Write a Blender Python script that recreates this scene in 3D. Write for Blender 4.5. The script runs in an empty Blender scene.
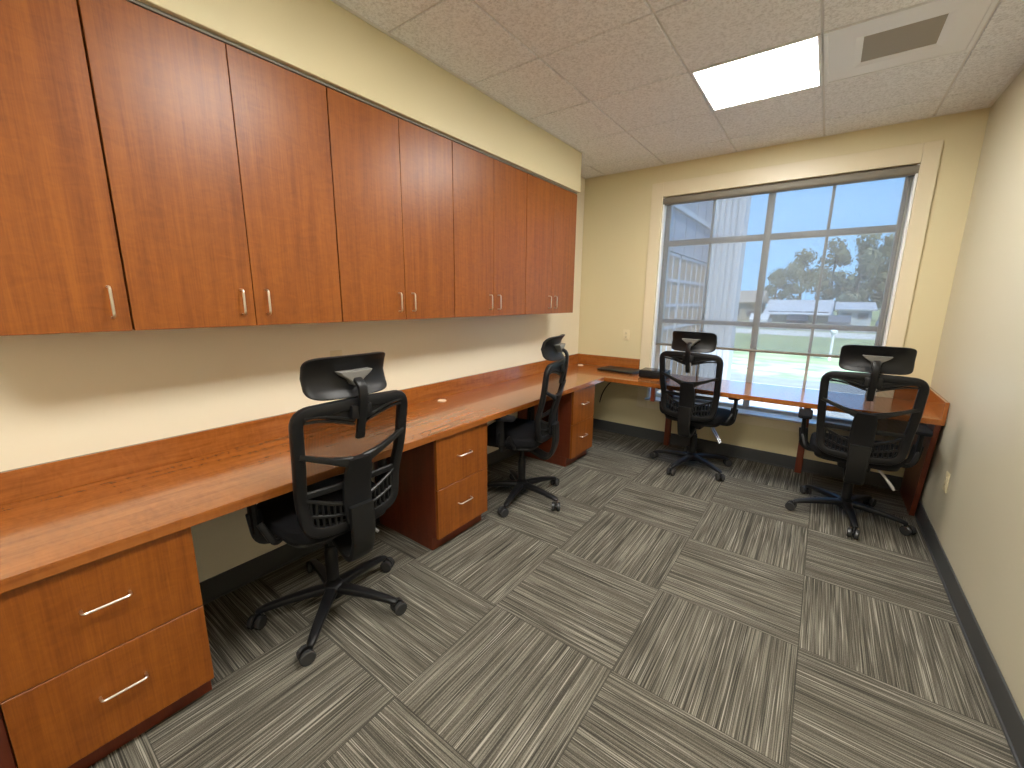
import bpy, bmesh, math, random
from mathutils import Vector, Matrix, noise

# ------------------------------------------------------------------ scene, camera, world, sun, exposure
SC = bpy.context.scene
COL = SC.collection
R = math.radians

YAW, PITCH, ROLL, FPX = R(36.5188), R(-11.5401), R(0.5759), 416.1
CAM = Vector((2.2421, -4.3043, 1.4626))
fw = Vector((-math.sin(YAW)*math.cos(PITCH), math.cos(YAW)*math.cos(PITCH), math.sin(PITCH)))
r0 = Vector((math.cos(YAW), math.sin(YAW), 0)); u0 = r0.cross(fw)
rt = r0*math.cos(ROLL) + u0*math.sin(ROLL); up = -r0*math.sin(ROLL) + u0*math.cos(ROLL)
cd = bpy.data.cameras.new('camera'); cam = bpy.data.objects.new('camera', cd); COL.objects.link(cam)
cd.sensor_width = 36; cd.lens = FPX/1024*36; cd.clip_start = 0.05; cd.clip_end = 600
cam.matrix_world = Matrix(((rt.x, up.x, -fw.x, CAM.x), (rt.y, up.y, -fw.y, CAM.y), (rt.z, up.z, -fw.z, CAM.z), (0, 0, 0, 1)))
SC.camera = cam
SC.view_settings.view_transform = 'Standard'; SC.view_settings.look = 'None'
SC.view_settings.gamma = 1; SC.view_settings.use_curve_mapping = False
SC.view_settings.exposure = 0.18

LED = 39.0
wd = bpy.data.worlds.new('sky'); SC.world = wd; wd.use_nodes = True
nt = wd.node_tree; nt.nodes.clear()
wo = nt.nodes.new('ShaderNodeOutputWorld'); wb = nt.nodes.new('ShaderNodeBackground')
tc = nt.nodes.new('ShaderNodeTexCoord'); sp = nt.nodes.new('ShaderNodeSeparateXYZ'); rp = nt.nodes.new('ShaderNodeValToRGB')
nt.links.new(tc.outputs['Generated'], sp.inputs[0]); nt.links.new(sp.outputs['Z'], rp.inputs[0])
rp.color_ramp.elements[0].position = 0.0; rp.color_ramp.elements[0].color = (0.32, 0.60, 1.0, 1)
rp.color_ramp.elements[1].position = 0.7; rp.color_ramp.elements[1].color = (0.15, 0.40, 0.98, 1)
nt.links.new(rp.outputs[0], wb.inputs[0]); nt.links.new(wb.outputs[0], wo.inputs[0])
wb.inputs[1].default_value = 2.6

sd = bpy.data.lights.new('sun', 'SUN'); sd.energy = 11.0; sd.angle = R(0.6); sd.color = (1.0, 0.95, 0.86)
sun = bpy.data.objects.new('sun', sd); COL.objects.link(sun)
sun.rotation_euler = Vector((-0.30, 0.62, -0.80)).to_track_quat('-Z', 'Y').to_euler()

# ------------------------------------------------------------------ dimensions
W, H, YB = 2.939, 2.728, -6.1          # room width, height, back wall
SOF_X, SOF_Z, SOF_Y = 0.3436, 2.401, -0.736
CAB_X, CAB_Z0, CAB_Z1, CAB_D0, CAB_W = 0.3235, 1.3425, 2.388, -3.9212, 0.3957
DZ, DT, DX, DY = 0.74, 0.037, 0.6277, -0.652
BSZ = 0.855

# ------------------------------------------------------------------ mesh helpers
def box(bm, x0, x1, y0, y1, z0, z1, bev=0.0, seg=2):
    m = Matrix.Translation(((x0+x1)/2, (y0+y1)/2, (z0+z1)/2)) @ Matrix.Diagonal((abs(x1-x0), abs(y1-y0), abs(z1-z0), 1))
    g = bmesh.ops.create_cube(bm, size=1, matrix=m)
    if bev > 0:
        es = list({e for v in g['verts'] for e in v.link_edges})
        bmesh.ops.bevel(bm, geom=es, offset=bev, segments=seg, profile=0.5, affect='EDGES')
    return bm

def prism(bm, pts, axis, a, b):
    """closed polygon (2-D points) pulled from a to b along axis 'x','y','z'"""
    def mk(p, t):
        if axis == 'x': return (t, p[0], p[1])
        if axis == 'y': return (p[0], t, p[1])
        return (p[0], p[1], t)
    A = [bm.verts.new(mk(p, a)) for p in pts]; B = [bm.verts.new(mk(p, b)) for p in pts]
    n = len(pts)
    fs = [bm.faces.new(A), bm.faces.new(B[::-1])]
    for i in range(n): fs.append(bm.faces.new((A[i], B[i], B[(i+1) % n], A[(i+1) % n])))
    bmesh.ops.recalc_face_normals(bm, faces=fs)

def rounded(pts, rad, n=6, closed=True):
    out = []; N = len(pts)
    for i in range(N):
        p = Vector(pts[i])
        if not closed and i in (0, N-1): out.append(p); continue
        a = Vector(pts[i-1]); b = Vector(pts[(i+1) % N])
        r = rad[i] if isinstance(rad, (list, tuple)) else rad
        da = (a-p); db = (b-p)
        s = min(r, da.length*0.49, db.length*0.49)
        q0 = p + da.normalized()*s; q1 = p + db.normalized()*s
        for k in range(n+1):
            t = k/n
            out.append(q0*(1-t)**2 + p*2*t*(1-t) + q1*t*t)
    return out

def sweep(bm, pts, w, h, ref=(0, 1, 0), closed=False, n=10, e=0.7):
    pts = [Vector(p) for p in pts]; N = len(pts); ref = Vector(ref)
    ws = w if isinstance(w, (list, tuple)) else [w]*N
    hs = h if isinstance(h, (list, tuple)) else [h]*N
    rings = []
    for i, p in enumerate(pts):
        if closed: t = pts[(i+1) % N] - pts[i-1]
        else: t = pts[min(i+1, N-1)] - pts[max(i-1, 0)]
        t.normalize()
        s = t.cross(ref); s.normalize(); m = s.cross(t); m.normalize()
        ring = []
        for k in range(n):
            a = 2*math.pi*(k+0.5)/n
            c, d = math.cos(a), math.sin(a)
            c = math.copysign(abs(c)**e, c); d = math.copysign(abs(d)**e, d)
            ring.append(bm.verts.new(p + s*(c*ws[i]/2) + m*(d*hs[i]/2)))
        rings.append(ring)
    fs = []
    for i in range(N if closed else N-1):
        A = rings[i]; B = rings[(i+1) % N]
        for k in range(n): fs.append(bm.faces.new((A[k], A[(k+1) % n], B[(k+1) % n], B[k])))
    if not closed:
        fs.append(bm.faces.new(rings[0][::-1])); fs.append(bm.faces.new(rings[-1]))
    bmesh.ops.recalc_face_normals(bm, faces=fs)

def pw(v, e): return math.copysign(abs(v)**e, v)

def rbox(bm, c, s, e1=0.35, e2=0.3, nu=36, nv=18, f=None):
    """super-ellipsoid cushion, half sizes s"""
    rows = []
    for j in range(1, nv):
        th = -math.pi/2 + math.pi*j/nv
        row = []
        for i in range(nu):
            ph = 2*math.pi*i/nu
            p = Vector((s[0]*pw(math.cos(th), e1)*pw(math.cos(ph), e2), s[1]*pw(math.cos(th), e1)*pw(math.sin(ph), e2), s[2]*pw(math.sin(th), e1)))
            if f: p = f(p)
            row.append(bm.verts.new(p + Vector(c)))
        rows.append(row)
    pb = Vector((0, 0, -s[2])); pt = Vector((0, 0, s[2]))
    if f: pb = f(pb); pt = f(pt)
    vb = bm.verts.new(pb + Vector(c)); vt = bm.verts.new(pt + Vector(c))
    fs = []
    for j in range(len(rows)-1):
        for i in range(nu):
            fs.append(bm.faces.new((rows[j][i], rows[j][(i+1) % nu], rows[j+1][(i+1) % nu], rows[j+1][i])))
    for i in range(nu):
        fs.append(bm.faces.new((vb, rows[0][(i+1) % nu], rows[0][i]))); fs.append(bm.faces.new((vt, rows[-1][i], rows[-1][(i+1) % nu])))
    bmesh.ops.recalc_face_normals(bm, faces=fs)

def lathe(bm, prof, n=24, c=(0, 0, 0)):
    """profile of (radius, z)"""
    rings = []
    for r, z in prof:
        rings.append([bm.verts.new((c[0]+r*math.cos(2*math.pi*k/n), c[1]+r*math.sin(2*math.pi*k/n), c[2]+z)) for k in range(n)])
    fs = []
    for A, B in zip(rings, rings[1:]):
        for k in range(n): fs.append(bm.faces.new((A[k], A[(k+1) % n], B[(k+1) % n], B[k])))
    fs.append(bm.faces.new(rings[0][::-1])); fs.append(bm.faces.new(rings[-1]))
    bmesh.ops.recalc_face_normals(bm, faces=fs)

def obj(name, bm, mat, parent=None, smooth=True, angle=35, loc=None):
    me = bpy.data.meshes.new(name); bm.to_mesh(me); bm.free()
    mats = mat if isinstance(mat, (list, tuple)) else [mat]
    if 'laminate' in mats[0].name or mats[0].name in ('white_metal', 'window_casing_paint'): angle = 15
    for m in mats: me.materials.append(m)
    if smooth:
        for p in me.polygons: p.use_smooth = True
        me.set_sharp_from_angle(angle=R(angle))
    o = bpy.data.objects.new(name, me); COL.objects.link(o)
    if parent: o.parent = parent
    if loc: o.location = loc
    return o

def tag(o, label=None, cat=None, group=None, kind=None):
    if label: o['label'] = label
    if cat: o['category'] = cat
    if group: o['group'] = group
    if kind: o['kind'] = kind
    return o

def thing(name, label, cat, loc=(0, 0, 0), rz=0.0, group=None):
    o = bpy.data.objects.new(name, None); COL.objects.link(o)
    o.empty_display_size = 0.1; o.location = loc; o.rotation_euler = (0, 0, rz)
    return tag(o, label, cat, group)

def struct(name, bm, mat, parent=None, smooth=False):
    o = obj(name, bm, mat, parent, smooth)
    if not parent: o['kind'] = 'structure'
    return o

def copy_tree(o, parent=None):
    c = o.copy(); COL.objects.link(c); c.parent = parent
    for ch in list(o.children): copy_tree(ch, c)
    return c

def NB(): return bmesh.new()

# ------------------------------------------------------------------ materials
def new_mat(name):
    m = bpy.data.materials.new(name); m.use_nodes = True
    t = m.node_tree; b = t.nodes['Principled BSDF']
    return m, t, b

def plain(name, col, rough=0.5, metal=0.0, spec=0.5, bump=0.0, bscale=200.0, var=0.0):
    m, t, b = new_mat(name)
    b.inputs['Base Color'].default_value = (*col, 1); b.inputs['Roughness'].default_value = rough
    b.inputs['Metallic'].default_value = metal; b.inputs['Specular IOR Level'].default_value = spec
    if bump or var:
        tc = t.nodes.new('ShaderNodeTexCoord'); n = t.nodes.new('ShaderNodeTexNoise')
        n.inputs['Scale'].default_value = bscale; n.inputs['Detail'].default_value = 4
        t.links.new(tc.outputs['Object'], n.inputs['Vector'])
        if bump:
            bp = t.nodes.new('ShaderNodeBump'); bp.inputs['Strength'].default_value = bump; bp.inputs['Distance'].default_value = 0.002
            t.links.new(n.outputs['Fac'], bp.inputs['Height']); t.links.new(bp.outputs[0], b.inputs['Normal'])
        if var:
            r = t.nodes.new('ShaderNodeValToRGB')
            r.color_ramp.elements[0].position = 0.3; r.color_ramp.elements[0].color = (*[c*(1-var) for c in col], 1)
            r.color_ramp.elements[1].position = 0.7; r.color_ramp.elements[1].color = (*[min(1, c*(1+var)) for c in col], 1)
            t.links.new(n.outputs['Fac'], r.inputs[0]); t.links.new(r.outputs[0], b.inputs['Base Color'])
    return m

def wood(name, axis, lo, hi, rough=0.33, fine=240, coat=0.0):
    m, t, b = new_mat(name); L = t.links.new
    tc = t.nodes.new('ShaderNodeTexCoord'); oi = t.nodes.new('ShaderNodeObjectInfo')
    off = t.nodes.new('ShaderNodeVectorMath'); off.operation = 'SCALE'; off.inputs[0].default_value = (7.3, 3.1, 5.7)
    L(oi.outputs['Random'], off.inputs['Scale'])
    ad = t.nodes.new('ShaderNodeVectorMath'); ad.operation = 'ADD'
    L(tc.outputs['Object'], ad.inputs[0]); L(off.outputs[0], ad.inputs[1])
    def chan(along, across, detail, dist):
        mp = t.nodes.new('ShaderNodeMapping')
        s = [across]*3; s['xyz'.index(axis)] = along
        mp.inputs['Scale'].default_value = s
        L(ad.outputs[0], mp.inputs['Vector'])
        n = t.nodes.new('ShaderNodeTexNoise'); n.inputs['Scale'].default_value = 1
        n.inputs['Detail'].default_value = detail; n.inputs['Distortion'].default_value = dist; n.inputs['Roughness'].default_value = 0.6
        L(mp.outputs[0], n.inputs['Vector']); return n.outputs['Fac']
    a = chan(1.3, 26, 4, 0.4); c = chan(34, 15, 3, 1.2); f = chan(7, fine, 2, 0.2)
    def mth(op, x, y):
        n = t.nodes.new('ShaderNodeMath'); n.operation = op
        for i, v in ((0, x), (1, y)):
            if isinstance(v, float): n.inputs[i].default_value = v
            else: L(v, n.inputs[i])
        return n.outputs[0]
    s = mth('ADD', mth('ADD', mth('MULTIPLY', a, 0.48), mth('MULTIPLY', c, 0.24)), mth('MULTIPLY', f, 0.28))
    r = t.nodes.new('ShaderNodeValToRGB')
    r.color_ramp.elements[0].position = 0.36; r.color_ramp.elements[0].color = (*lo, 1)
    r.color_ramp.elements[1].position = 0.62; r.color_ramp.elements[1].color = (*hi, 1)
    L(s, r.inputs[0]); L(r.outputs[0], b.inputs['Base Color'])
    b.inputs['Roughness'].default_value = rough; b.inputs['Specular IOR Level'].default_value = 0.5
    b.inputs['Coat Weight'].default_value = coat; b.inputs['Coat Roughness'].default_value = 0.08
    return m

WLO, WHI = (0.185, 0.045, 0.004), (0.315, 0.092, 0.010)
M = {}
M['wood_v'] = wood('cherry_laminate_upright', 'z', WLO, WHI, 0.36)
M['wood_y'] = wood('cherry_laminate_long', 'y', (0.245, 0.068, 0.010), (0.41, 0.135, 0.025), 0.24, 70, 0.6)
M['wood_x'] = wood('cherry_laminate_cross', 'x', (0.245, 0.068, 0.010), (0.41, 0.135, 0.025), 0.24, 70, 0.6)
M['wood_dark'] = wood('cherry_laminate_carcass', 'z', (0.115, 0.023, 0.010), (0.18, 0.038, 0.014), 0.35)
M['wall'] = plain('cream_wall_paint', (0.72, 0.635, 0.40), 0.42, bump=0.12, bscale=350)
M['wall_w'] = plain('cream_wall_paint_shade_offset', (0.84, 0.77, 0.60), 0.38, bump=0.12, bscale=350)  # left wall colour lightened to make up for shade under the cabinets
M['wall_r'] = plain('cream_wall_paint_lamp_offset', (0.59, 0.545, 0.41), 0.36, bump=0.12, bscale=350)  # same paint as left wall, colour darkened to offset direct lamp light
M['trim'] = plain('window_casing_paint', (0.76, 0.67, 0.48), 0.35)
M['base'] = plain('grey_vinyl_base', (0.055, 0.058, 0.06), 0.45)
M['black'] = plain('black_nylon', (0.008, 0.008, 0.009), 0.42, spec=0.3)
M['blackgloss'] = plain('black_gloss_plastic', (0.01, 0.01, 0.011), 0.18)
M['wheel'] = plain('charcoal_wheel', (0.035, 0.035, 0.036), 0.22)
M['fabric'] = plain('black_seat_fabric', (0.008, 0.008, 0.010), 0.85, spec=0.2, bump=0.5, bscale=900)
M['grey'] = plain('grey_bracket_plastic', (0.16, 0.155, 0.145), 0.35)
M['rim'] = plain('charcoal_frame_rim', (0.010, 0.010, 0.010), 0.40, spec=0.35)
M['chrome'] = plain('chrome', (0.55, 0.55, 0.56), 0.3, metal=1.0)
M['nickel'] = plain('satin_nickel', (0.78, 0.72, 0.64), 0.30, metal=1.0)
M['alu'] = plain('grey_aluminium', (0.50, 0.49, 0.46), 0.4, metal=0.3)
M['alu_l'] = plain('skylight_whitened_liner', (0.88, 0.90, 0.91), 0.3)  # white colour carries the skylight falling on jambs and sill
M['cassette'] = plain('taupe_shade_cassette', (0.20, 0.18, 0.145), 0.5)
M['ivory'] = plain('ivory_plate', (0.78, 0.69, 0.46), 0.35)
M['slot'] = plain('dark_slot', (0.03, 0.028, 0.025), 0.6)
M['grommet'] = plain('beige_grommet', (0.78, 0.60, 0.42), 0.4)
M['white'] = plain('white_metal', (0.84, 0.86, 0.87), 0.4)
M['vent'] = plain('grey_vent_plate', (0.34, 0.31, 0.25), 0.6)
M['tbar'] = plain('ceiling_tee_paint', (0.74, 0.735, 0.71), 0.5)

def emis(name, col, s):
    m, t, b = new_mat(name)
    b.inputs['Base Color'].default_value = (0.8, 0.8, 0.8, 1)
    b.inputs['Emission Color'].default_value = (*col, 1); b.inputs['Emission Strength'].default_value = s
    return m
M['led'] = emis('led_diffuser', (1.0, 0.97, 0.90), LED)

def ceiling_mat():
    m, t, b = new_mat('mineral_fibre_tile'); L = t.links.new
    tc = t.nodes.new('ShaderNodeTexCoord')
    n = t.nodes.new('ShaderNodeTexNoise'); n.inputs['Scale'].default_value = 75; n.inputs['Detail'].default_value = 5; n.inputs['Roughness'].default_value = 0.75
    L(tc.outputs['Object'], n.inputs['Vector'])
    r = t.nodes.new('ShaderNodeValToRGB')
    r.color_ramp.elements[0].position = 0.36; r.color_ramp.elements[0].color = (0.66, 0.67, 0.68, 1)
    r.color_ramp.elements[1].position = 0.56; r.color_ramp.elements[1].color = (0.90, 0.92, 0.94, 1)
    L(n.outputs['Fac'], r.inputs[0]); L(r.outputs[0], b.inputs['Base Color'])
    bp = t.nodes.new('ShaderNodeBump'); bp.inputs['Strength'].default_value = 0.4; bp.inputs['Distance'].default_value = 0.003
    L(n.outputs['Fac'], bp.inputs['Height']); L(bp.outputs[0], b.inputs['Normal'])
    b.inputs['Roughness'].default_value = 0.9
    return m
M['ceil'] = ceiling_mat()

FX, FY, FS = 2.331, -2.3232, 0.5982
def carpet_mat():
    m, t, b = new_mat('striped_carpet_tile'); L = t.links.new
    def mth(op, x, y=None):
        n = t.nodes.new('ShaderNodeMath'); n.operation = op
        for i, v in ((0, x), (1, y)):
            if v is None: continue
            if isinstance(v, (int, float)): n.inputs[i].default_value = float(v)
            else: L(v, n.inputs[i])
        return n.outputs[0]
    tc = t.nodes.new('ShaderNodeTexCoord'); s = t.nodes.new('ShaderNodeSeparateXYZ'); L(tc.outputs['Object'], s.inputs[0])
    x, y = s.outputs[0], s.outputs[1]
    u = mth('DIVIDE', mth('SUBTRACT', x, FX - 20*FS), FS); v = mth('DIVIDE', mth('SUBTRACT', y, FY - 20*FS), FS)
    iu, iv = mth('FLOOR', u), mth('FLOOR', v)
    par = mth('MODULO', mth('ADD', iu, iv), 2.0)            # 0: stripes run along y
    inv = mth('SUBTRACT', 1.0, par)
    ac = mth('ADD', mth('MULTIPLY', x, inv), mth('MULTIPLY', y, par))
    al = mth('ADD', mth('MULTIPLY', y, inv), mth('MULTIPLY', x, par))
    tid = mth('ADD', mth('MULTIPLY', iu, 3.71), mth('MULTIPLY', iv, 7.93))
    def nz(sc_ac, sc_al, det, k):
        c = t.nodes.new('ShaderNodeCombineXYZ')
        L(mth('MULTIPLY', ac, sc_ac), c.inputs[0]); L(mth('MULTIPLY', al, sc_al), c.inputs[1]); L(mth('ADD', tid, k), c.inputs[2])
        n = t.nodes.new('ShaderNodeTexNoise'); n.inputs['Scale'].default_value = 1; n.inputs['Detail'].default_value = det; n.inputs['Roughness'].default_value = 0.55
        L(c.outputs[0], n.inputs['Vector']); return n.outputs['Fac']
    wide = nz(130, 1.0, 1, 0.3); fine = nz(330, 2.6, 1, 11.1); lite = nz(230, 2.2, 2, 23.7); fuzz = nz(500, 300, 2, 5.0)
    mixv = mth('ADD', mth('MULTIPLY', wide, 0.30), mth('ADD', mth('MULTIPLY', fine, 0.48), mth('MULTIPLY', fuzz, 0.22)))
    r = t.nodes.new('ShaderNodeValToRGB'); e = r.color_ramp.elements
    e[0].position = 0.38; e[0].color = (0.034, 0.031, 0.026, 1)
    e[1].position = 0.61; e[1].color = (0.215, 0.199, 0.162, 1)
    k = e.new(0.5); k.color = (0.096, 0.088, 0.070, 1)
    L(mixv, r.inputs[0])
    r2 = t.nodes.new('ShaderNodeValToRGB'); e = r2.color_ramp.elements
    e[0].position = 0.59; e[0].color = (0, 0, 0, 1); e[1].position = 0.67; e[1].color = (1, 1, 1, 1)
    L(lite, r2.inputs[0])
    mx = t.nodes.new('ShaderNodeMix'); mx.data_type = 'RGBA'
    L(mth('MULTIPLY', r2.outputs[0], 0.62), mx.inputs['Factor']); L(r.outputs[0], mx.inputs['A']); mx.inputs['B'].default_value = (0.48, 0.45, 0.385, 1)
    # seams between tiles
    fu, fv = mth('FRACT', u), mth('FRACT', v)
    du = mth('MINIMUM', fu, mth('SUBTRACT', 1.0, fu)); dv = mth('MINIMUM', fv, mth('SUBTRACT', 1.0, fv))
    seam = mth('LESS_THAN', mth('MINIMUM', du, dv), 0.0035)
    mx2 = t.nodes.new('ShaderNodeMix'); mx2.data_type = 'RGBA'
    L(mth('MULTIPLY', seam, 0.6), mx2.inputs['Factor']); L(mx.outputs['Result'], mx2.inputs['A']); mx2.inputs['B'].default_value = (0.04, 0.037, 0.032, 1)
    L(mx2.outputs['Result'], b.inputs['Base Color'])
    bp = t.nodes.new('ShaderNodeBump'); bp.inputs['Strength'].default_value = 0.35; bp.inputs['Distance'].default_value = 0.003
    L(mixv, bp.inputs['Height']); L(bp.outputs[0], b.inputs['Normal'])
    b.inputs['Roughness'].default_value = 0.95; b.inputs['Specular IOR Level'].default_value = 0.15
    return m
M['carpet'] = carpet_mat()

def see_through(name, col, clear, tcol=(1, 1, 1), stripes=None, translucent=False):
    """woven sheet: part of the light goes straight through, the rest meets the threads"""
    m = bpy.data.materials.new(name); m.use_nodes = True; t = m.node_tree; t.nodes.clear(); L = t.links.new
    o = t.nodes.new('ShaderNodeOutputMaterial'); mx = t.nodes.new('ShaderNodeMixShader')
    tr = t.nodes.new('ShaderNodeBsdfTransparent'); tr.inputs[0].default_value = (*tcol, 1)
    d = t.nodes.new('ShaderNodeBsdfDiffuse'); d.inputs[0].default_value = (*col, 1)
    front = d
    if translucent:
        tl = t.nodes.new('ShaderNodeBsdfTranslucent'); tl.inputs[0].default_value = (*col, 1)
        m2 = t.nodes.new('ShaderNodeMixShader'); m2.inputs[0].default_value = 0.5
        L(d.outputs[0], m2.inputs[1]); L(tl.outputs[0], m2.inputs[2]); front = m2
    L(front.outputs[0], mx.inputs[1]); L(tr.outputs[0], mx.inputs[2]); L(mx.outputs[0], o.inputs[0])
    mx.inputs[0].default_value = clear
    if stripes:
        tc = t.nodes.new('ShaderNodeTexCoord'); w = t.nodes.new('ShaderNodeTexWave'); w.inputs['Scale'].default_value = stripes
        w.bands_direction = 'X'
        L(tc.outputs['Object'], w.inputs['Vector'])
        mr = t.nodes.new('ShaderNodeMapRange'); mr.inputs['To Min'].default_value = clear - 0.18; mr.inputs['To Max'].default_value = min(1, clear + 0.18)
        L(w.outputs['Fac'], mr.inputs['Value']); L(mr.outputs[0], mx.inputs[0])
    return m
M['mesh'] = see_through('black_back_mesh', (0.012, 0.012, 0.014), 0.38, stripes=60)
M['shade'] = see_through('grey_shade_cloth', (0.36, 0.355, 0.335), 0.56, translucent=True)

def glass_mat():
    m = bpy.data.materials.new('window_glass'); m.use_nodes = True; t = m.node_tree; t.nodes.clear(); L = t.links.new
    o = t.nodes.new('ShaderNodeOutputMaterial'); mx = t.nodes.new('ShaderNodeMixShader')
    tr = t.nodes.new('ShaderNodeBsdfTransparent'); tr.inputs[0].default_value = (0.93, 0.97, 0.96, 1)
    g = t.nodes.new('ShaderNodeBsdfGlossy'); g.inputs['Roughness'].default_value = 0.02
    fr = t.nodes.new('ShaderNodeFresnel'); fr.inputs[0].default_value = 1.08
    L(fr.outputs[0], mx.inputs[0]); L(tr.outputs[0], mx.inputs[1]); L(g.outputs[0], mx.inputs[2]); L(mx.outputs[0], o.inputs[0])
    return m
M['glass'] = glass_mat()

# ------------------------------------------------------------------ room shell
OX0, OX1, OZ0, OZ1 = 0.846, 2.648, 0.445, 2.437      # window opening
T = 0.18
bm = NB(); box(bm, -T, W+T, YB-T, T, -0.25, 0); struct('floor', bm, M['carpet'])
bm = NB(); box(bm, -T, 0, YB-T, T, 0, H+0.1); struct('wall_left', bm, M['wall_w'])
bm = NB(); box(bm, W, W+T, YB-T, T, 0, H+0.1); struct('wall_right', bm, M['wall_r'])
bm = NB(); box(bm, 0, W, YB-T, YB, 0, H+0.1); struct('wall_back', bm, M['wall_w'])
bm = NB()
box(bm, 0, OX0, 0, T, 0, H+0.1); box(bm, OX1, W, 0, T, 0, H+0.1)
box(bm, OX0, OX1, 0, T, 0, OZ0); box(bm, OX0, OX1, 0, T, OZ1, H+0.1)
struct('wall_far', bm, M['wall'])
# soffit over the wall cabinets
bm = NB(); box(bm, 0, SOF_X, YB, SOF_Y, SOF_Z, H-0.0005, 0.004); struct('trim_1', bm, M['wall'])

# ceiling: slab, tees and tegular tiles (pattern of one mesh)
GX, GY, G = 2.0586, -0.9728, 0.6096
LIGHTS = [(-1, -1), (-1, -4), (-1, -7)]
VENT = (0, -1)
bm = NB(); box(bm, -T, W+T, YB-T, T, H+0.03, H+0.16); struct('ceiling', bm, M['ceil'])
bm = NB()
for i in range(-4, 3):
    for j in range(-9, 3):
        if (i, j) in LIGHTS or (i, j) == VENT: continue
        x0, x1 = max(GX+i*G, 0), min(GX+(i+1)*G, W); y0, y1 = max(GY+j*G, YB), min(GY+(j+1)*G, 0)
        if y1 <= SOF_Y + 0.3 and y0 < SOF_Y and x0 < SOF_X: x0 = SOF_X
        if x1-x0 < 0.03 or y1-y0 < 0.03: continue
        if x0 < SOF_X and y0 < SOF_Y and y1 > SOF_Y:      # tile cut round the soffit end
            box(bm, x0, min(x1, SOF_X), SOF_Y, y1-0.006, H, H+0.012, 0.003, 1)
            if x1 > SOF_X: box(bm, SOF_X, x1-0.006, y0+0.006, y1-0.006, H, H+0.012, 0.003, 1)
            continue
        box(bm, x0+0.006, x1-0.006, y0+0.006, y1-0.006, H, H+0.012, 0.003, 1)
o = struct('trim_2', bm, M['ceil'])
bm = NB()
for i in range(-3, 3):
    x = GX+i*G
    if SOF_X < x < W: box(bm, x-0.012, x+0.012, YB, 0, H+0.009, H+0.03)
    elif 0 < x < SOF_X: box(bm, x-0.012, x+0.012, SOF_Y, 0, H+0.009, H+0.03)
for j in range(-8, 3):
    y = GY+j*G
    if YB < y < 0: box(bm, SOF_X if y < SOF_Y else 0, W, y-0.012, y+0.012, H+0.008, H+0.03)
# wall angle
box(bm, SOF_X, SOF_X+0.018, YB, SOF_Y, H-0.002, H+0.012); box(bm, W-0.018, W, YB, 0, H-0.002, H+0.012)
box(bm, 0, W, -0.018, 0, H-0.002, H+0.012); box(bm, 0, 0.018, SOF_Y, 0, H-0.002, H+0.012)
struct('trim_3', bm, M['tbar'])

# baseboards
BH = 0.118
bm = NB(); box(bm, W-0.009, W, YB, -0.012, 0, BH, 0.003); box(bm, W-0.016, W, YB, -0.012, 0, 0.012, 0.004); struct('baseboard_right', bm, M['base'])
bm = NB(); box(bm, 0, W-0.018, -0.009, 0, 0, BH, 0.003); box(bm, 0, W-0.018, -0.016, 0, 0, 0.012, 0.004); struct('baseboard_far', bm, M['base'])
bm = NB(); box(bm, 0, 0.009, YB, -0.018, 0, BH, 0.003); box(bm, 0, 0.016, YB, -0.018, 0, 0.012, 0.004); struct('baseboard_left', bm, M['base'])

# ------------------------------------------------------------------ window
CX0, CX1, CZ0, CZ1 = 0.737, 2.745, 0.345, 2.567
bm = NB()
box(bm, CX0, OX0, -0.018, 0, CZ0, CZ1, 0.004); box(bm, OX1, CX1, -0.018, 0, CZ0, CZ1, 0.004)
box(bm, OX0, OX1, -0.018, 0, OZ1, CZ1, 0.004); box(bm, OX0, OX1, -0.018, 0, CZ0, OZ0-0.014, 0.004)
win = bpy.data.objects.new('window_1', None); COL.objects.link(win); win['kind'] = 'structure'
win.location = ((OX0+OX1)/2, 0.1, OZ0)
def wpart(name, bm, mat, smooth=False):
    o = obj(name, bm, mat, win, smooth)
    o.matrix_parent_inverse = Matrix.Translation(-win.location)
    return o
wpart('window_casing', bm, M['trim'], True)
bm = NB(); box(bm, OX0-0.02, OX1+0.02, -0.05, 0.10, OZ0-0.012, OZ0+0.008, 0.004); wpart('window_sill', bm, M['alu_l'], True)
FY0, FY1 = 0.095, 0.155
bm = NB()
fx0, fx1, fz0, fz1 = OX0+0.012, OX1-0.012, OZ0+0.012, OZ1
box(bm, fx0, fx0+0.045, FY0, FY1, fz0, fz1, 0.003); box(bm, fx1-0.045, fx1, FY0, FY1, fz0, fz1, 0.003)
box(bm, fx0+0.045, fx1-0.045, FY0, FY1, fz0, fz0+0.032, 0.003); box(bm, fx0+0.045, fx1-0.045, FY0, FY1, fz1-0.05, fz1, 0.003)
wpart('window_frame', bm, M['alu'], True)
XM, HZ1, HZ2 = 1.745, 2.018, 1.258
bm = NB(); box(bm, XM-0.026, XM+0.026, FY0, FY1, fz0+0.032, fz1-0.05, 0.003); wpart('window_mullion', bm, M['alu'], True)
for z in (HZ1, HZ2):
    for a, b_ in ((fx0+0.045, XM-0.026), (XM+0.026, fx1-0.045)):
        bm = NB(); hh = 0.026 if z == HZ1 else 0.020
        box(bm, a, b_, FY0+0.004, FY1-0.004, z-hh, z+hh, 0.003); wpart('window_rail', bm, M['alu'], True)
for x in (1.288, 2.172):
    for a, b_ in ((fz0+0.032, HZ2-0.02), (HZ2+0.02, HZ1-0.026), (HZ1+0.026, fz1-0.05)):
        bm = NB(); box(bm, x-0.011, x+0.011, FY0+0.012, FY1-0.012, a, b_, 0.003); wpart('glazing_bar', bm, M['alu'], True)
bm = NB(); box(bm, fx0+0.04, fx1-0.04, 0.124, 0.128, fz0+0.025, fz1-0.04); wpart('window_pane', bm, M['glass'])
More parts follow.
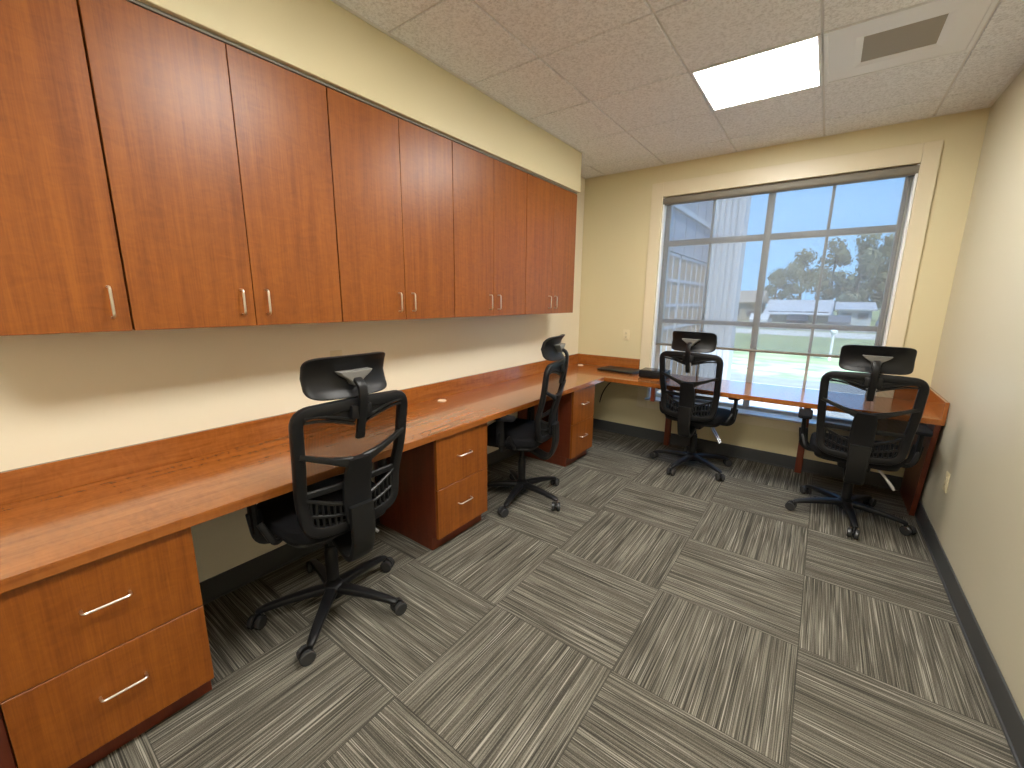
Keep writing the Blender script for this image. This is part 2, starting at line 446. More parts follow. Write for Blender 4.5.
# jamb strips beside the shade, whitened to stand in for skylight
for a, b_ in ((OX0+0.001, OX0+0.016), (OX1-0.016, OX1-0.001)):
    bm = NB(); box(bm, a, b_, 0.002, 0.094, OZ0+0.012, OZ1-0.001, 0.003); wpart('window_jamb', bm, M['alu_l'], True)

# roller shade
sh = thing('roller_shade', 'grey see-through roller shade drawn halfway down inside the window', 'window shade', (XM, 0.04, 2.30))
bm = NB(); pts = [(-0.045, 0.066), (0.03, 0.066), (0.03, 0.133), (-0.045, 0.133)]
pts = [tuple(p) for p in rounded([Vector((a, b_, 0)) for a, b_ in pts], 0.025, 5)]
prism(bm, [(p[0], p[1]) for p in pts], 'x', OX0+0.001-XM, OX1-0.001-XM); obj('cassette', bm, M['cassette'], sh)
bm = NB(); box(bm, OX0+0.028-XM, OX1-0.036-XM, -0.002, 0.002, 1.03-2.30, 0.075); obj('shade_cloth', bm, M['shade'], sh, False)
bm = NB(); box(bm, OX0+0.026-XM, OX1-0.034-XM, -0.008, 0.008, 1.012-2.30, 1.034-2.30, 0.005); obj('hem_bar', bm, M['cassette'], sh)

# ------------------------------------------------------------------ ceiling fittings
def ceiling_light(i, j, label):
    x, y = GX+(i+0.5)*G, GY+(j+0.5)*G
    t = thing('ceiling_light', label, 'ceiling light', (x, y, H), 0, 'flat square ceiling lights')
    h = G/2-0.004; e = h-0.016
    bm = NB()
    for a in ((-h, h, -h, -e), (-h, h, e, h), (-h, -e, -e, e), (e, h, -e, e)): box(bm, *a, -0.004, 0.028, 0.002, 1)
    obj('frame', bm, M['white'], t)
    bm = NB(); box(bm, -e, e, -e, e, 0.0, 0.02); obj('diffuser', bm, M['led'], t, False)
ceiling_light(*LIGHTS[0], 'glowing square white ceiling panel light nearest the window')
ceiling_light(*LIGHTS[1], 'square ceiling panel light above the middle of the room')
ceiling_light(*LIGHTS[2], 'unseen added square ceiling panel light at the back of the room')  # out-of-view panel, added for the light it gives
x, y = GX+(VENT[0]+0.5)*G, GY+(VENT[1]+0.5)*G
t = thing('air_diffuser', 'white square ceiling air diffuser with grey plate beside the panel light', 'air vent', (x, y, H))
h = G/2-0.005
bm = NB()
A = [(-h, -h), (h, -h), (h, h), (-h, h)]
for a in ((-h, h, -h, -h+0.02), (-h, h, h-0.02, h), (-h, -h+0.02, -h+0.02, h-0.02), (h-0.02, h, -h+0.02, h-0.02)): box(bm, *a, -0.004, 0.024, 0.002, 1)
obj('frame', bm, M['white'], t)
bm = NB()
def ring(bm, a, za, b, zb):
    va = [bm.verts.new((p, q, za)) for p, q in a]; vb = [bm.verts.new((p, q, zb)) for p, q in b]
    for k in range(4): bm.faces.new((va[k], va[(k+1) % 4], vb[(k+1) % 4], vb[k]))
q = h-0.02
P0 = [(-q, -q), (q, -q), (q, q), (-q, q)]
vx0, vx1, vy0, vy1 = 2.222-x, 2.516-x, -1.402-y, -1.122-y
P1 = [(vx0-0.03, vy0-0.03), (vx1+0.03, vy0-0.03), (vx1+0.03, vy1+0.03), (vx0-0.03, vy1+0.03)]
P2 = [(vx0, vy0), (vx1, vy0), (vx1, vy1), (vx0, vy1)]
ring(bm, P0, 0.0, P1, 0.004); ring(bm, P1, 0.004, P2, 0.012); ring(bm, P2, 0.012, P2, 0.022)
obj('panel', bm, M['white'], t, False)
bm = NB(); box(bm, vx0, vx1, vy0, vy1, 0.014, 0.02); obj('plate', bm, M['vent'], t, False)

# ------------------------------------------------------------------ wall cabinets
def pull(bm, horiz, L=0.1, d=0.028, r=0.0085):
    """arched bar pull: feet on plane x=0, bar out at x=d"""
    a = L/2
    pts = [(0, -a, 0), (d, -a, 0), (d, a, 0), (0, a, 0)] if horiz else [(0, 0, -a), (d, 0, -a), (d, 0, a), (0, 0, a)]
    pts = rounded([Vector(p) for p in pts], 0.014, 5, False)
    sweep(bm, pts, r, r, (0, 0, 1) if horiz else (0, 1, 0), n=8, e=0.9)

def wall_cabinet(y0, doors, label):
    """doors: list of handle sides"""
    n = len(doors); y1 = y0+n*CAB_W
    t = thing('wall_cabinet', label, 'cabinet', (0, (y0+y1)/2, CAB_Z0), 0, 'cherry wall cabinets')
    hw = n*CAB_W/2; z = CAB_Z1-CAB_Z0
    bm = NB(); box(bm, 0.003, CAB_X-0.021, -hw+0.0008, hw-0.0008, 0.002, z-0.002, 0.001, 1); obj('cabinet_box', bm, M['wood_dark'], t)
    for k, side in enumerate(doors):
        a = -hw+k*CAB_W; b_ = a+CAB_W
        ga = 0.003 if k == 0 else 0.0016; gb = 0.003 if k == n-1 else 0.0016
        yc = (a+b_)/2
        bm = NB(); box(bm, -0.019, 0, a+ga-yc, b_-gb-yc, 0, z-0.004, 0.0012, 1)
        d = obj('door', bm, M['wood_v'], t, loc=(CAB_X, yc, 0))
        bm = NB(); pull(bm, False)
        hy = (CAB_W/2-0.048) if side == 'R' else -(CAB_W/2-0.048)
        obj('handle', bm, M['nickel'], d, loc=(0, hy, 0.097))
wall_cabinet(CAB_D0-CAB_W, ['R'], 'tall single-door cherry wall cabinet at the left edge of the photo, nearest the camera')
wall_cabinet(CAB_D0, ['R', 'L'], 'largest-looking double-door cherry wall cabinet, second from the left edge')
wall_cabinet(CAB_D0+2*CAB_W, ['R', 'L'], 'double-door cherry wall cabinet above the near office chair, third from the left edge')
wall_cabinet(CAB_D0+4*CAB_W, ['R', 'L'], 'double-door cherry wall cabinet next to the last one before the far corner')
wall_cabinet(CAB_D0+6*CAB_W, ['R', 'L'], 'last double-door cherry wall cabinet, at the soffit end by the window wall')
bm = NB(); box(bm, 0.003, SOF_X-0.022, CAB_D0-CAB_W, CAB_D0+8*CAB_W-0.002, CAB_Z1+0.001, SOF_Z-0.001, 0.001, 1)
tag(obj('scribe_molding', bm, M['cassette']), 'narrow brown filler strip between cabinet tops and cream soffit', 'molding')

# ------------------------------------------------------------------ desk
YD0 = -5.0
desk = thing('desk_worktop', 'long L-shaped cherry wood worktop along left wall and under the window', 'desk', (0, 0, DZ-DT))
bm = NB()
ye = -0.022
outline = [(0.003, YD0), (DX, YD0), (DX, DY), (W-0.003, DY), (W-0.003, ye), (0.003, ye)]
prism(bm, outline, 'z', 0, DT)
bmesh.ops.bevel(bm, geom=[e for e in bm.edges], offset=0.003, segments=2, affect='EDGES')
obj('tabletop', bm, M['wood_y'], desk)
bt = 0.019
bm = NB(); box(bm, 0.003, 0.003+bt, YD0, -0.004, DT, BSZ-DZ+DT, 0.002); obj('backsplash', bm, M['wood_y'], desk)
bm = NB(); box(bm, 0.003+bt, CX0-0.002, -0.003-bt, -0.003, DT, BSZ-DZ+DT, 0.002); obj('backsplash', bm, M['wood_x'], desk)
bm = NB(); box(bm, CX1+0.002, W-0.003-bt, -0.003-bt, -0.003, DT, BSZ-DZ+DT, 0.002); obj('backsplash', bm, M['wood_x'], desk)
bm = NB(); box(bm, W-0.003-bt, W-0.003, DY, -0.004, DT, BSZ-DZ+DT, 0.002); obj('side_splash', bm, M['wood_y'], desk)

def grommet(x, y, label):
    bm = NB(); lathe(bm, [(0.0, 0.0), (0.031, 0.0), (0.031, 0.003), (0.027, 0.006), (0.018, 0.006), (0.017, 0.004), (0.0, 0.004)][1:-1], 28)
    o = obj('cable_grommet', bm, M['grommet'], loc=(x, y, DZ)); tag(o, label, 'cable grommet', 'cable grommets in the worktop')
grommet(0.107, -2.265, 'round beige cable grommet in the worktop above the middle pedestal')
grommet(0.102, -0.121, 'round beige cable grommet in the far corner of the worktop')

def pedestal(y0, y1, label):
    t = thing('drawer_pedestal', label, 'drawer cabinet', (0, (y0+y1)/2, 0), 0, 'two-drawer pedestals under the long desk')
    hw = (y1-y0)/2; fx = 0.610; top = DZ-DT-0.002
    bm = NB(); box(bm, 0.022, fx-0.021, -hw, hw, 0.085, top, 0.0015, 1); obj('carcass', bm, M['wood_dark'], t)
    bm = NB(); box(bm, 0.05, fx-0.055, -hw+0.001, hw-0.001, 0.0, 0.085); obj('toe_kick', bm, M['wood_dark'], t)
    for z0, z1, hz in ((0.088, 0.391, 0.255), (0.3945, top-0.004, 0.558)):
        bm = NB(); box(bm, -0.019, 0, -hw+0.001, hw-0.001, z0, z1, 0.0015, 1)
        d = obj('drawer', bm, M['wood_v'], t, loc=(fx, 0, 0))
        bm = NB(); pull(bm, True, 0.108, 0.026, 0.0075); obj('handle', bm, M['nickel'], d, loc=(0, 0, hz))
pedestal(-4.378, -3.918, 'two-drawer cherry pedestal at the near left corner, largest in view')
pedestal(-2.799, -2.358, 'two-drawer cherry pedestal between the two chairs of the long desk')
pedestal(-1.214, -0.802, 'two-drawer cherry pedestal farthest along the long desk, by the window end')
DL = -(DZ-DT)
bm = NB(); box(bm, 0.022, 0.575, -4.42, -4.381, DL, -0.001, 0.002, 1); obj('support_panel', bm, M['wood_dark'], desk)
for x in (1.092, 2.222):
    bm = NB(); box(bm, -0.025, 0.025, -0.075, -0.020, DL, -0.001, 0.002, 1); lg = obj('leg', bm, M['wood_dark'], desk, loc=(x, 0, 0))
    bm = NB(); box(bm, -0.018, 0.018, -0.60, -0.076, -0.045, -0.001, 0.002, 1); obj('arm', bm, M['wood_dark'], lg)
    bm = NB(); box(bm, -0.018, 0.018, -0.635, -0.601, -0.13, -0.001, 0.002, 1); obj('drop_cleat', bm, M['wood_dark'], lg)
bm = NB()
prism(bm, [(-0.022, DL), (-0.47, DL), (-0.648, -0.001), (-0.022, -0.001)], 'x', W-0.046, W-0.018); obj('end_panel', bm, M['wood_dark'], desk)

# ------------------------------------------------------------------ outlets, cord, devices
def outlet(name, loc, rz, label, kind='outlet'):
    t = thing(name, label, kind, loc, rz)           # local: plate faces -y
    bm = NB(); box(bm, -0.036, 0.036, -0.006, 0, -0.058, 0.058, 0.003); obj('plate', bm, M['ivory'], t)
    for s in (-1, 1):
        bm = NB(); lathe(bm, [(0.0165, 0), (0.0165, 0.002), (0.0150, 0.003)], 20)
        bmesh.ops.rotate(bm, verts=bm.verts, cent=(0, 0, 0), matrix=Matrix.Rotation(R(90), 3, 'X'))
        o = obj('socket', bm, M['ivory'], t, loc=(0, -0.006, s*0.0195))
        bm = NB(); box(bm, -0.008, -0.0055, -0.0036, -0.003, -0.002, 0.006); box(bm, 0.0055, 0.008, -0.0036, -0.003, -0.001, 0.006)
        box(bm, -0.002, 0.002, -0.0036, -0.003, -0.009, -0.005); obj('slot', bm, M['slot'], o, False)
outlet('wall_outlet', (0.566, -0.0005, 1.10), 0, 'cream wall outlet on the far wall, left of the window')
outlet('wall_outlet', (W-0.0005, -0.955, 0.437), R(-90), 'cream wall outlet low on the right wall behind the window chair')
outlet('wall_outlet', (0.0005, -2.99, 1.105), R(90), 'cream wall outlet above the long desk behind the near headrest')

# closed laptop and black box near the far corner
t = thing('laptop', 'closed black laptop lying on the worktop under the far wall outlet', 'laptop', (0.605, -0.20, DZ), R(-7))
bm = NB(); box(bm, -0.20, 0.20, -0.13, 0.13, 0.003, 0.013, 0.004); obj('base', bm, M['black'], t)
bm = NB(); box(bm, -0.20, 0.20, -0.13, 0.13, 0.0135, 0.021, 0.003); obj('lid', bm, M['rim'], t)
for a in (-0.17, 0.17):
    for b_ in (-0.105, 0.105):
        bm = NB(); box(bm, a-0.012, a+0.012, b_-0.006, b_+0.006, 0, 0.0032); obj('foot', bm, M['slot'], t, False)
t = thing('desk_device', 'flat black box with glossy top on the worktop beside the left window chair', 'device', (1.00, -0.33, DZ+0.0005), R(3))
bm = NB(); box(bm, -0.125, 0.125, -0.10, 0.10, 0.004, 0.066, 0.006); obj('body', bm, M['black'], t)
bm = NB(); box(bm, -0.118, 0.118, -0.093, 0.093, 0.0662, 0.072, 0.0025); obj('lid', bm, M['blackgloss'], t)
bm = NB(); box(bm, -0.10, 0.10, -0.1035, -0.1002, 0.022, 0.046, 0.001, 1); obj('front_panel', bm, M['rim'], t)
for a in (-0.10, 0.10):
    for b_ in (-0.08, 0.08):
        bm = NB(); box(bm, a-0.012, a+0.012, b_-0.01, b_+0.01, 0, 0.0038); obj('foot', bm, M['slot'], t, False)

pts = [Vector(p) for p in ((0.50, -0.03, 0.615), (0.49, -0.06, 0.612), (0.455, -0.075, 0.585), (0.41, -0.08, 0.53), (0.36, -0.07, 0.44), (0.32, -0.045, 0.32))]
sm = []
for i in range(len(pts)-1):
    p0, p1, p2, p3 = pts[max(i-1, 0)], pts[i], pts[i+1], pts[min(i+2, len(pts)-1)]
    for k in range(6):
        s = k/6
        sm.append(0.5*((2*p1)+(p2-p0)*s+(2*p0-5*p1+4*p2-p3)*s*s+(3*p1-p0-3*p2+p3)*s**3))
bm = NB(); sweep(bm, sm, 0.012, 0.012, (1, 0, 0.2), n=8, e=1.0)
box(bm, 0.488, 0.514, -0.035, -0.003, 0.602, 0.628, 0.004)
tag(obj('power_cord', bm, M['black']), 'black power cord plugged in under the far corner of the worktop', 'cord')

# ------------------------------------------------------------------ office chairs
def yb(z): return -0.255 - 0.13*(z-0.5) + 0.022*math.exp(-((z-0.64)/0.10)**2)
def B(u, z, off=0.0): return Vector((u, yb(z) + 0.45*u*u + off, z))
ZT, ZB = 1.015, 0.468
OUT = rounded([Vector(p) for p in ((-0.243, ZT, 0), (0, ZT+0.012, 0), (0.243, ZT, 0), (0.234, 0.75, 0), (0.208, ZB+0.018, 0), (0.08, ZB, 0), (-0.08, ZB, 0), (-0.208, ZB+0.018, 0), (-0.234, 0.75, 0))],
              [0.055, 0.2, 0.055, 0.2, 0.07, 0.08, 0.08, 0.07, 0.2], 6)

def halfw(z):
    return 0.208+(0.234-0.208)*(z-ZB-0.018)/(0.75-ZB-0.018) if z < 0.75 else 0.234+(0.009)*(z-0.75)/(ZT-0.75)

def make_chair(label):
    t = thing('office_chair', label, 'office chair', (0, 0, 0), 0, 'black mesh office chairs')
    # five-star base
    bm = NB(); lathe(bm, [(0.030, 0.060), (0.048, 0.064), (0.052, 0.080), (0.050, 0.108), (0.040, 0.120), (0.030, 0.124)], 24); obj('base_hub', bm, M['black'], t)
    for k in range(5):
        bm = NB()
        sweep(bm, [(0.03, 0, 0.098), (0.10, 0, 0.098), (0.20, 0, 0.090), (0.28, 0, 0.079), (0.315, 0, 0.072), (0.325, 0, 0.070)], [0.058, 0.052, 0.044, 0.038, 0.034, 0.022], [0.040, 0.038, 0.032, 0.027, 0.022, 0.014], (0, 0, 1), n=12, e=0.6)
        obj('base_leg', bm, M['black'], t)
    for k in range(5):
        bm = NB(); lathe(bm, [(0.006, 0.03), (0.006, 0.074)], 10)
        sweep(bm, [(0.0, 0.0, 0.060), (0.012, 0.0, 0.062), (0.028, 0, 0.056), (0.044, 0, 0.040), (0.047, 0, 0.028)], [0.018, 0.022, 0.022, 0.018, 0.012], [0.006]*5, (0, 1, 0.0), n=8)
        box(bm, 0.004, 0.034, -0.006, 0.006, 0.022, 0.052, 0.003, 1)
        c = obj('caster', bm, M['black'], t)
        for s in (-1, 1):
            bm = NB(); lathe(bm, [(0.010, -0.011), (0.027, -0.011), (0.031, -0.007), (0.031, 0.007), (0.027, 0.011), (0.010, 0.011)], 24)
            bmesh.ops.rotate(bm, verts=bm.verts, cent=(0, 0, 0), matrix=Matrix.Rotation(R(90), 3, 'X'))
            obj('wheel', bm, M['wheel'], c, loc=(0.022, s*0.0185, 0.0313))
    # gas lift and mechanism
    bm = NB(); lathe(bm, [(0.029, 0.12), (0.029, 0.27), (0.026, 0.275), (0.0255, 0.29)], 20); lathe(bm, [(0.016, 0.285), (0.016, 0.36)], 16); obj('gas_lift', bm, M['black'], t)
    bm = NB(); box(bm, -0.085, 0.085, -0.13, 0.11, 0.355, 0.415, 0.015); box(bm, -0.19, 0.19, -0.02, 0.05, 0.405, 0.425, 0.005); obj('tilt_mechanism', bm, M['black'], t)
    for dy in (0.0, 0.045):
        bm = NB()
        sweep(bm, [(0.07, 0.02+dy, 0.392), (0.12, 0.005+dy, 0.370), (0.17, -0.02+dy, 0.318), (0.205, -0.04+dy, 0.275), (0.225, -0.05+dy, 0.250)], [0.009, 0.009, 0.010, 0.016, 0.015], [0.009, 0.009, 0.009, 0.011, 0.010], (0, 1, 0), n=8); obj('lever', bm, M['chrome'], t)
    # seat
    def sf(p):
        q = p.copy()
        if q.y > 0.12: q.z -= 1.1*(q.y-0.12)**2*(1.0 if q.z > -0.02 else 0.6)
        q.z += 0.16*q.x*q.x*(1 if q.z > 0 else 0.3)
        if q.y < 0: q.x *= 1 + 0.35*q.y
        return q
    bm = NB(); rbox(bm, (0, 0.015, 0.462), (0.252, 0.245, 0.044), 0.5, 0.45, 44, 18, sf); obj('seat', bm, M['fabric'], t)
    bm = NB(); rbox(bm, (0, 0.01, 0.425), (0.225, 0.215, 0.016), 0.4, 0.4, 36, 10); obj('seat_pan', bm, M['black'], t)
    # armrests
    for s in (-1, 1):
        bm = NB()
        sweep(bm, rounded([Vector(p) for p in ((s*0.12, 0.0, 0.425), (s*0.285, 0.0, 0.425), (s*0.300, 0.0, 0.56))], 0.05, 6, False), 0.055, 0.022, (0, 1, 0) , n=10)
        sweep(bm, [(s*0.299, 0.0, 0.47), (s*0.301, 0.0, 0.56), (s*0.303, 0.0, 0.645)], [0.030, 0.030, 0.026], [0.062, 0.060, 0.055], (0, 1, 0), n=10)
        sweep(bm, rounded([Vector(p) for p in ((s*0.20, -0.03, 0.43), (s*0.27, -0.10, 0.44), (s*0.300, -0.06, 0.53))], 0.04, 5, False), 0.026, 0.022, (0, 1, 0), n=8)
        a = obj('armrest', bm, M['black'], t)
        bm = NB(); rbox(bm, (s*0.300, 0.02, 0.660), (0.042, 0.125, 0.016), 0.45, 0.35, 28, 10); obj('arm_pad', bm, M['fabric'], a)
    # backrest frame ring
    bm = NB()
    sweep(bm, [B(p.x*0.94, (p.y-0.75)*0.945+0.75) for p in OUT], 0.046, 0.036, (0, 1, 0), True, n=12, e=0.6); fr = obj('back_frame', bm, M['black'], t)
    # mesh skin stretched on the front of the frame
    bm = NB(); NU, NV = 16, 20; grid = []
    for j in range(NV+1):
        z = ZB+0.035+(ZT-0.02-ZB-0.035)*j/NV; hw = halfw(z)*0.93
        grid.append([bm.verts.new(B(-hw+2*hw*i/NU, z, 0.012)) for i in range(NU+1)])
    for j in range(NV):
        for i in range(NU): bm.faces.new((grid[j][i], grid[j][i+1], grid[j+1][i+1], grid[j+1][i]))
    obj('back_mesh', bm, M['mesh'], t)
    # top double ribs, V arms, lumbar bar
    for s in (-1, 1):
        bm = NB()
        for dz, o2 in ((0.0, -0.012), (-0.017, -0.010)):
            sweep(bm, [B(s*u, zz+dz, o2) for u, zz in ((0.205, 0.985), (0.16, 0.984), (0.11, 0.974), (0.06, 0.958), (0.02, 0.945))], 0.011, 0.016, (0, 1, 0), n=8)
        obj('top_rib', bm, M['rim'], t)
        bm = NB(); sweep(bm, [B(s*u, zz, -0.004) for u, zz in ((0.215, 0.998), (0.16, 0.992), (0.11, 0.984), (0.06, 0.974), (0.02, 0.966))], [0.024, 0.030, 0.042, 0.056, 0.064], 0.016, (0, 1, 0), n=10, e=0.5); obj('top_web', bm, M['black'], t)
        bm = NB(); sweep(bm, [B(s*u, zz, -0.012) for u, zz in ((0.225, 0.842), (0.17, 0.818), (0.11, 0.794), (0.055, 0.774), (0.03, 0.765))], [0.020, 0.022, 0.026, 0.040, 0.05], 0.026, (0, 1, 0), n=10, e=0.6); obj('back_brace', bm, M['rim'], t)
    bm = NB(); sweep(bm, [B(-0.205+0.41*i/10, 0.665, -0.004) for i in range(11)], 0.028, 0.018, (0, 1, 0), n=10, e=0.6); obj('lumbar_bar', bm, M['black'], t)
    # slotted lower basket
    bm = NB()
    def zt(u): return 0.575+0.075*(abs(u)/0.2)**1.6
    def zbm(u): return 0.490+0.012*(abs(u)/0.17)**2
    us = [-0.195+0.39*i/16 for i in range(17)]
    sweep(bm, [B(u, zt(u), -0.006) for u in us], 0.016, 0.018, (0, 1, 0), n=8)
    sweep(bm, [B(u*0.97, (zt(u)+zbm(u))/2, -0.006) for u in us], 0.013, 0.016, (0, 1, 0), n=8)
    sweep(bm, [B(u*0.93, zbm(u), -0.006) for u in us], 0.026, 0.018, (0, 1, 0), n=8)
    for s in (-1, 1):
        for u in (0.068, 0.091, 0.114, 0.137, 0.160, 0.180):
            sweep(bm, [B(s*u, zbm(u)-0.003, -0.006), B(s*u, zt(u), -0.006)], 0.0095, 0.014, (0, 1, 0), n=6)
    obj('lumbar_basket', bm, M['rim'], t)
    # spine and J bar
    bm = NB(); zs = (0.785, 0.73, 0.66, 0.60, 0.55, 0.50)
    sweep(bm, [B(0, z, -0.020) for z in zs], [0.095, 0.118, 0.122, 0.124, 0.120, 0.105], 0.026, (0, 1, 0), n=14, e=0.4); obj('back_spine', bm, M['black'], t)
    bm = NB()
    path = rounded([Vector(p) for p in ((0, yb(0.58)-0.045, 0.575), (0, yb(0.45)-0.055, 0.42), (0, -0.255, 0.300), (0, -0.10, 0.370))], 0.08, 6, False)
    sweep(bm, path, 0.030, [0.105]*4+[0.100]*(len(path)-4), (1, 0, 0), n=14, e=0.4); obj('support_bar', bm, M['rim'], t)
    # headrest
    ZH = 1.114; YH = yb(ZT)+0.022
    def hf(p):
        q = p.copy(); q.y += -7.0*q.z*q.z + 1.1*q.x*q.x; return q
    bm = NB(); rbox(bm, (0, YH+0.030, ZH), (0.173, 0.020, 0.080), 0.30, 0.55, 48, 22, hf); obj('headrest', bm, M['black'], t)
    bm = NB()
    prism(bm, [(-0.070, ZH+0.022), (0.070, ZH+0.022), (0.060, ZH+0.010), (0.026, ZH-0.014), (0.018, ZH-0.034), (-0.018, ZH-0.034), (-0.026, ZH-0.014), (-0.060, ZH+0.010)], 'y', YH-0.030, YH+0.012)
    bmesh.ops.bevel(bm, geom=list(bm.edges), offset=0.003, segments=1, affect='EDGES')
    hb = obj('headrest_bracket', bm, M['grey'], t)
    bm = NB()
    sweep(bm, rounded([Vector(p) for p in ((0, YH-0.004, ZH-0.005), (0, YH-0.055, ZH-0.025), (0, YH-0.065, ZH-0.075), (0, yb(0.97)-0.035, 0.985), (0, yb(0.87)-0.016, 0.868))], 0.03, 5, False), 0.020, 0.036, (1, 0, 0), n=10, e=0.5)
    box(bm, -0.042, 0.042, yb(0.98)-0.034, yb(0.98)-0.006, 0.952, 1.008, 0.006)
    obj('headrest_stem', bm, M['black'], t)
    return t

def pose(t, x, y, face, base, swivel, lift, shift):
    t.location = (x, y, 0); t.rotation_euler = (0, 0, R(face))
    li = ci = 0
    for ch in t.children:
        nm = ch.name.split('.')[0]
        if nm == 'base_leg':
            ch.rotation_euler = (0, 0, R(base-face+72*li)); li += 1
        elif nm == 'caster':
            a = R(base-face+72*ci); ch.location = (0.312*math.cos(a), 0.312*math.sin(a), 0)
            ch.rotation_euler = (0, 0, R(swivel[ci]-face)); ci += 1
        elif nm != 'base_hub':
            ch.location = (0, 0 if nm == 'gas_lift' else shift, lift*(0.5 if nm == 'gas_lift' else 1))

CH = [
    (0.510, -3.390, 88, -47, (-100, 80, 30, 160, -60), 0.055, 0.0, 'black mesh office chair nearest the camera, tucked under the long desk'),
    (0.565, -1.905, 104, -75, (-110, -60, 100, 20, 140), 0.03, 0.045, 'black mesh office chair seen side-on at the long desk, between two drawer pedestals'),
    (1.440, -0.490, -5, -105, (-100, -60, 30, 100, 160), 0.03, 0.0, 'black mesh office chair at the left half of the window desk'),
    (2.520, -0.760, 0, -82, (-100, -40, 60, 120, 170), 0.02, 0.0, 'black mesh office chair at the right half of the window desk, by the right wall'),
]
proto = make_chair(CH[0][7])
for i, (x, y, f, b_, sw, li, sf_, lab) in enumerate(CH):
    o = proto if i == 0 else copy_tree(proto)
    o['label'] = lab
    pose(o, x, y, f, b_, sw, li, sf_)

# ------------------------------------------------------------------ outdoors
GZ = -1.2
M['grass'] = plain('lawn_grass', (0.24, 0.28, 0.13), 0.9, var=0.3, bscale=0.7)
M['conc'] = plain('pale_concrete', (0.48, 0.47, 0.44), 0.85, var=0.08, bscale=1.5)
M['asph'] = plain('grey_asphalt', (0.22, 0.22, 0.22), 0.9, var=0.1, bscale=2)
M['bed'] = plain('dry_grass_bed', (0.30, 0.36, 0.20), 0.9, var=0.35, bscale=1.1)
def slab(name, y0, y1, x0, x1, z0, z1, mat):
    bm = NB(); box(bm, x0, x1, y0, y1, z0, z1); struct(name, bm, mat)
slab('ground', 0.3, 260, -160, 160, GZ-0.6, GZ, M['grass'])
slab('patio', 0.31, 11.4, -0.4, 40, GZ+0.001, GZ+0.02, M['conc'])
slab('planting_bed', 13.0, 18.0, -2.5, 40, GZ+0.001, GZ+0.012, M['bed'])
slab('path', 11.41, 12.99, -20, 40, GZ+0.001, GZ+0.015, M['asph'])
slab('kerb', 14.6, 15.1, -2.4, 3.2, GZ+0.013, GZ+0.06, M['conc'])
slab('road', 36, 43, -120, 120, GZ+0.001, GZ+0.015, M['conc'])
slab('parking_lot', 45, 56, -120, 120, GZ+0.001, GZ+0.016, M['asph'])

# wing of the same building, seen through the left of the window
M['panel'] = plain('pale_facade_panel', (0.22, 0.24, 0.30), 0.5)
M['facade_frame'] = plain('white_facade_frame', (0.34, 0.36, 0.41), 0.4)
M['reflection_glass'] = plain('facade_glass_painted_reflection', (0.30, 0.215, 0.145), 0.5, spec=0.1)  # brown colour stands in for trees reflected in the panes
M['seam'] = plain('dark_joint', (0.16, 0.17, 0.20), 0.6)
wx = -0.42
t = thing('building_wing', 'pale building wing with tall framed windows outside at the left of the window', 'building', (wx, 5.0, GZ))
def wp(name, mat, *a, bev=0.0):
    bm = NB(); box(bm, *a, bev); return obj(name, bm, mat, t, bev > 0)
z_ = -GZ
wp('wall', M['panel'], -1.6, -0.10, -4.2, 3.4, 0, z_+6.5)
wp('upper_panel', M['panel'], -0.10, -0.02, -4.2, 3.02, z_+2.45, z_+6.5)
for y in (-3.2, -2.2, -1.2, -0.2, 0.65, 1.5, 2.3):
    wp('panel_joint', M['seam'], -0.02, -0.012, y, y+0.03, z_+2.45, z_+6.5)
for y0, y1 in ((-4.2, -1.9), (-1.8, 0.5), (0.6, 3.0)):
    bm = NB()
    for a in ((y0, y1, 0.05, 0.15), (y0, y1, z_+0.85, z_+0.92), (y0, y1, z_+1.33, z_+1.40), (y0, y1, z_+1.86, z_+1.92), (y0, y1, z_+2.38, z_+2.44)): box(bm, -0.06, -0.04, a[0], a[1], a[2], a[3])
    k = y0
    while k < y1+0.01: box(bm, -0.06, -0.045, k-0.018, k+0.018, 0.16, z_+2.38); k += (y1-y0)/5
    f = obj('window_frame', bm, M['facade_frame'], t, False)
    bm = NB(); box(bm, -0.08, -0.065, y0, y1, 0.1, z_+2.4); obj('pane', bm, M['reflection_glass'], f, False)
wp('ledge', M['facade_frame'], -0.02, 0.05, -4.2, 3.02, z_+3.26, z_+3.36)
wp('cornice', M['facade_frame'], -0.02, 0.10, -4.2, 3.02, z_+5.6, z_+5.8)
t2 = thing('porch_column', 'tall white fluted column at the end of the pale wing outside', 'column', (0.0, 8.4, GZ))
bm = NB(); pts = [(-0.42, -0.35), (0.42, -0.35), (0.42, 0.35), (-0.42, 0.35)]
box(bm, -0.42, 0.27, -0.33, 0.33, 0.25, z_+7)
for k in range(5): box(bm, -0.40+0.14*k, -0.31+0.14*k, -0.37, -0.33, 0.3, z_+7); box(bm, 0.27, 0.31, -0.31+0.13*k, -0.23+0.13*k, 0.3, z_+7)
obj('shaft', bm, M['facade_frame'], t2, False)
bm = NB(); box(bm, -0.5, 0.38, -0.42, 0.42, 0, 0.25, 0.02); obj('plinth', bm, M['facade_frame'], t2)

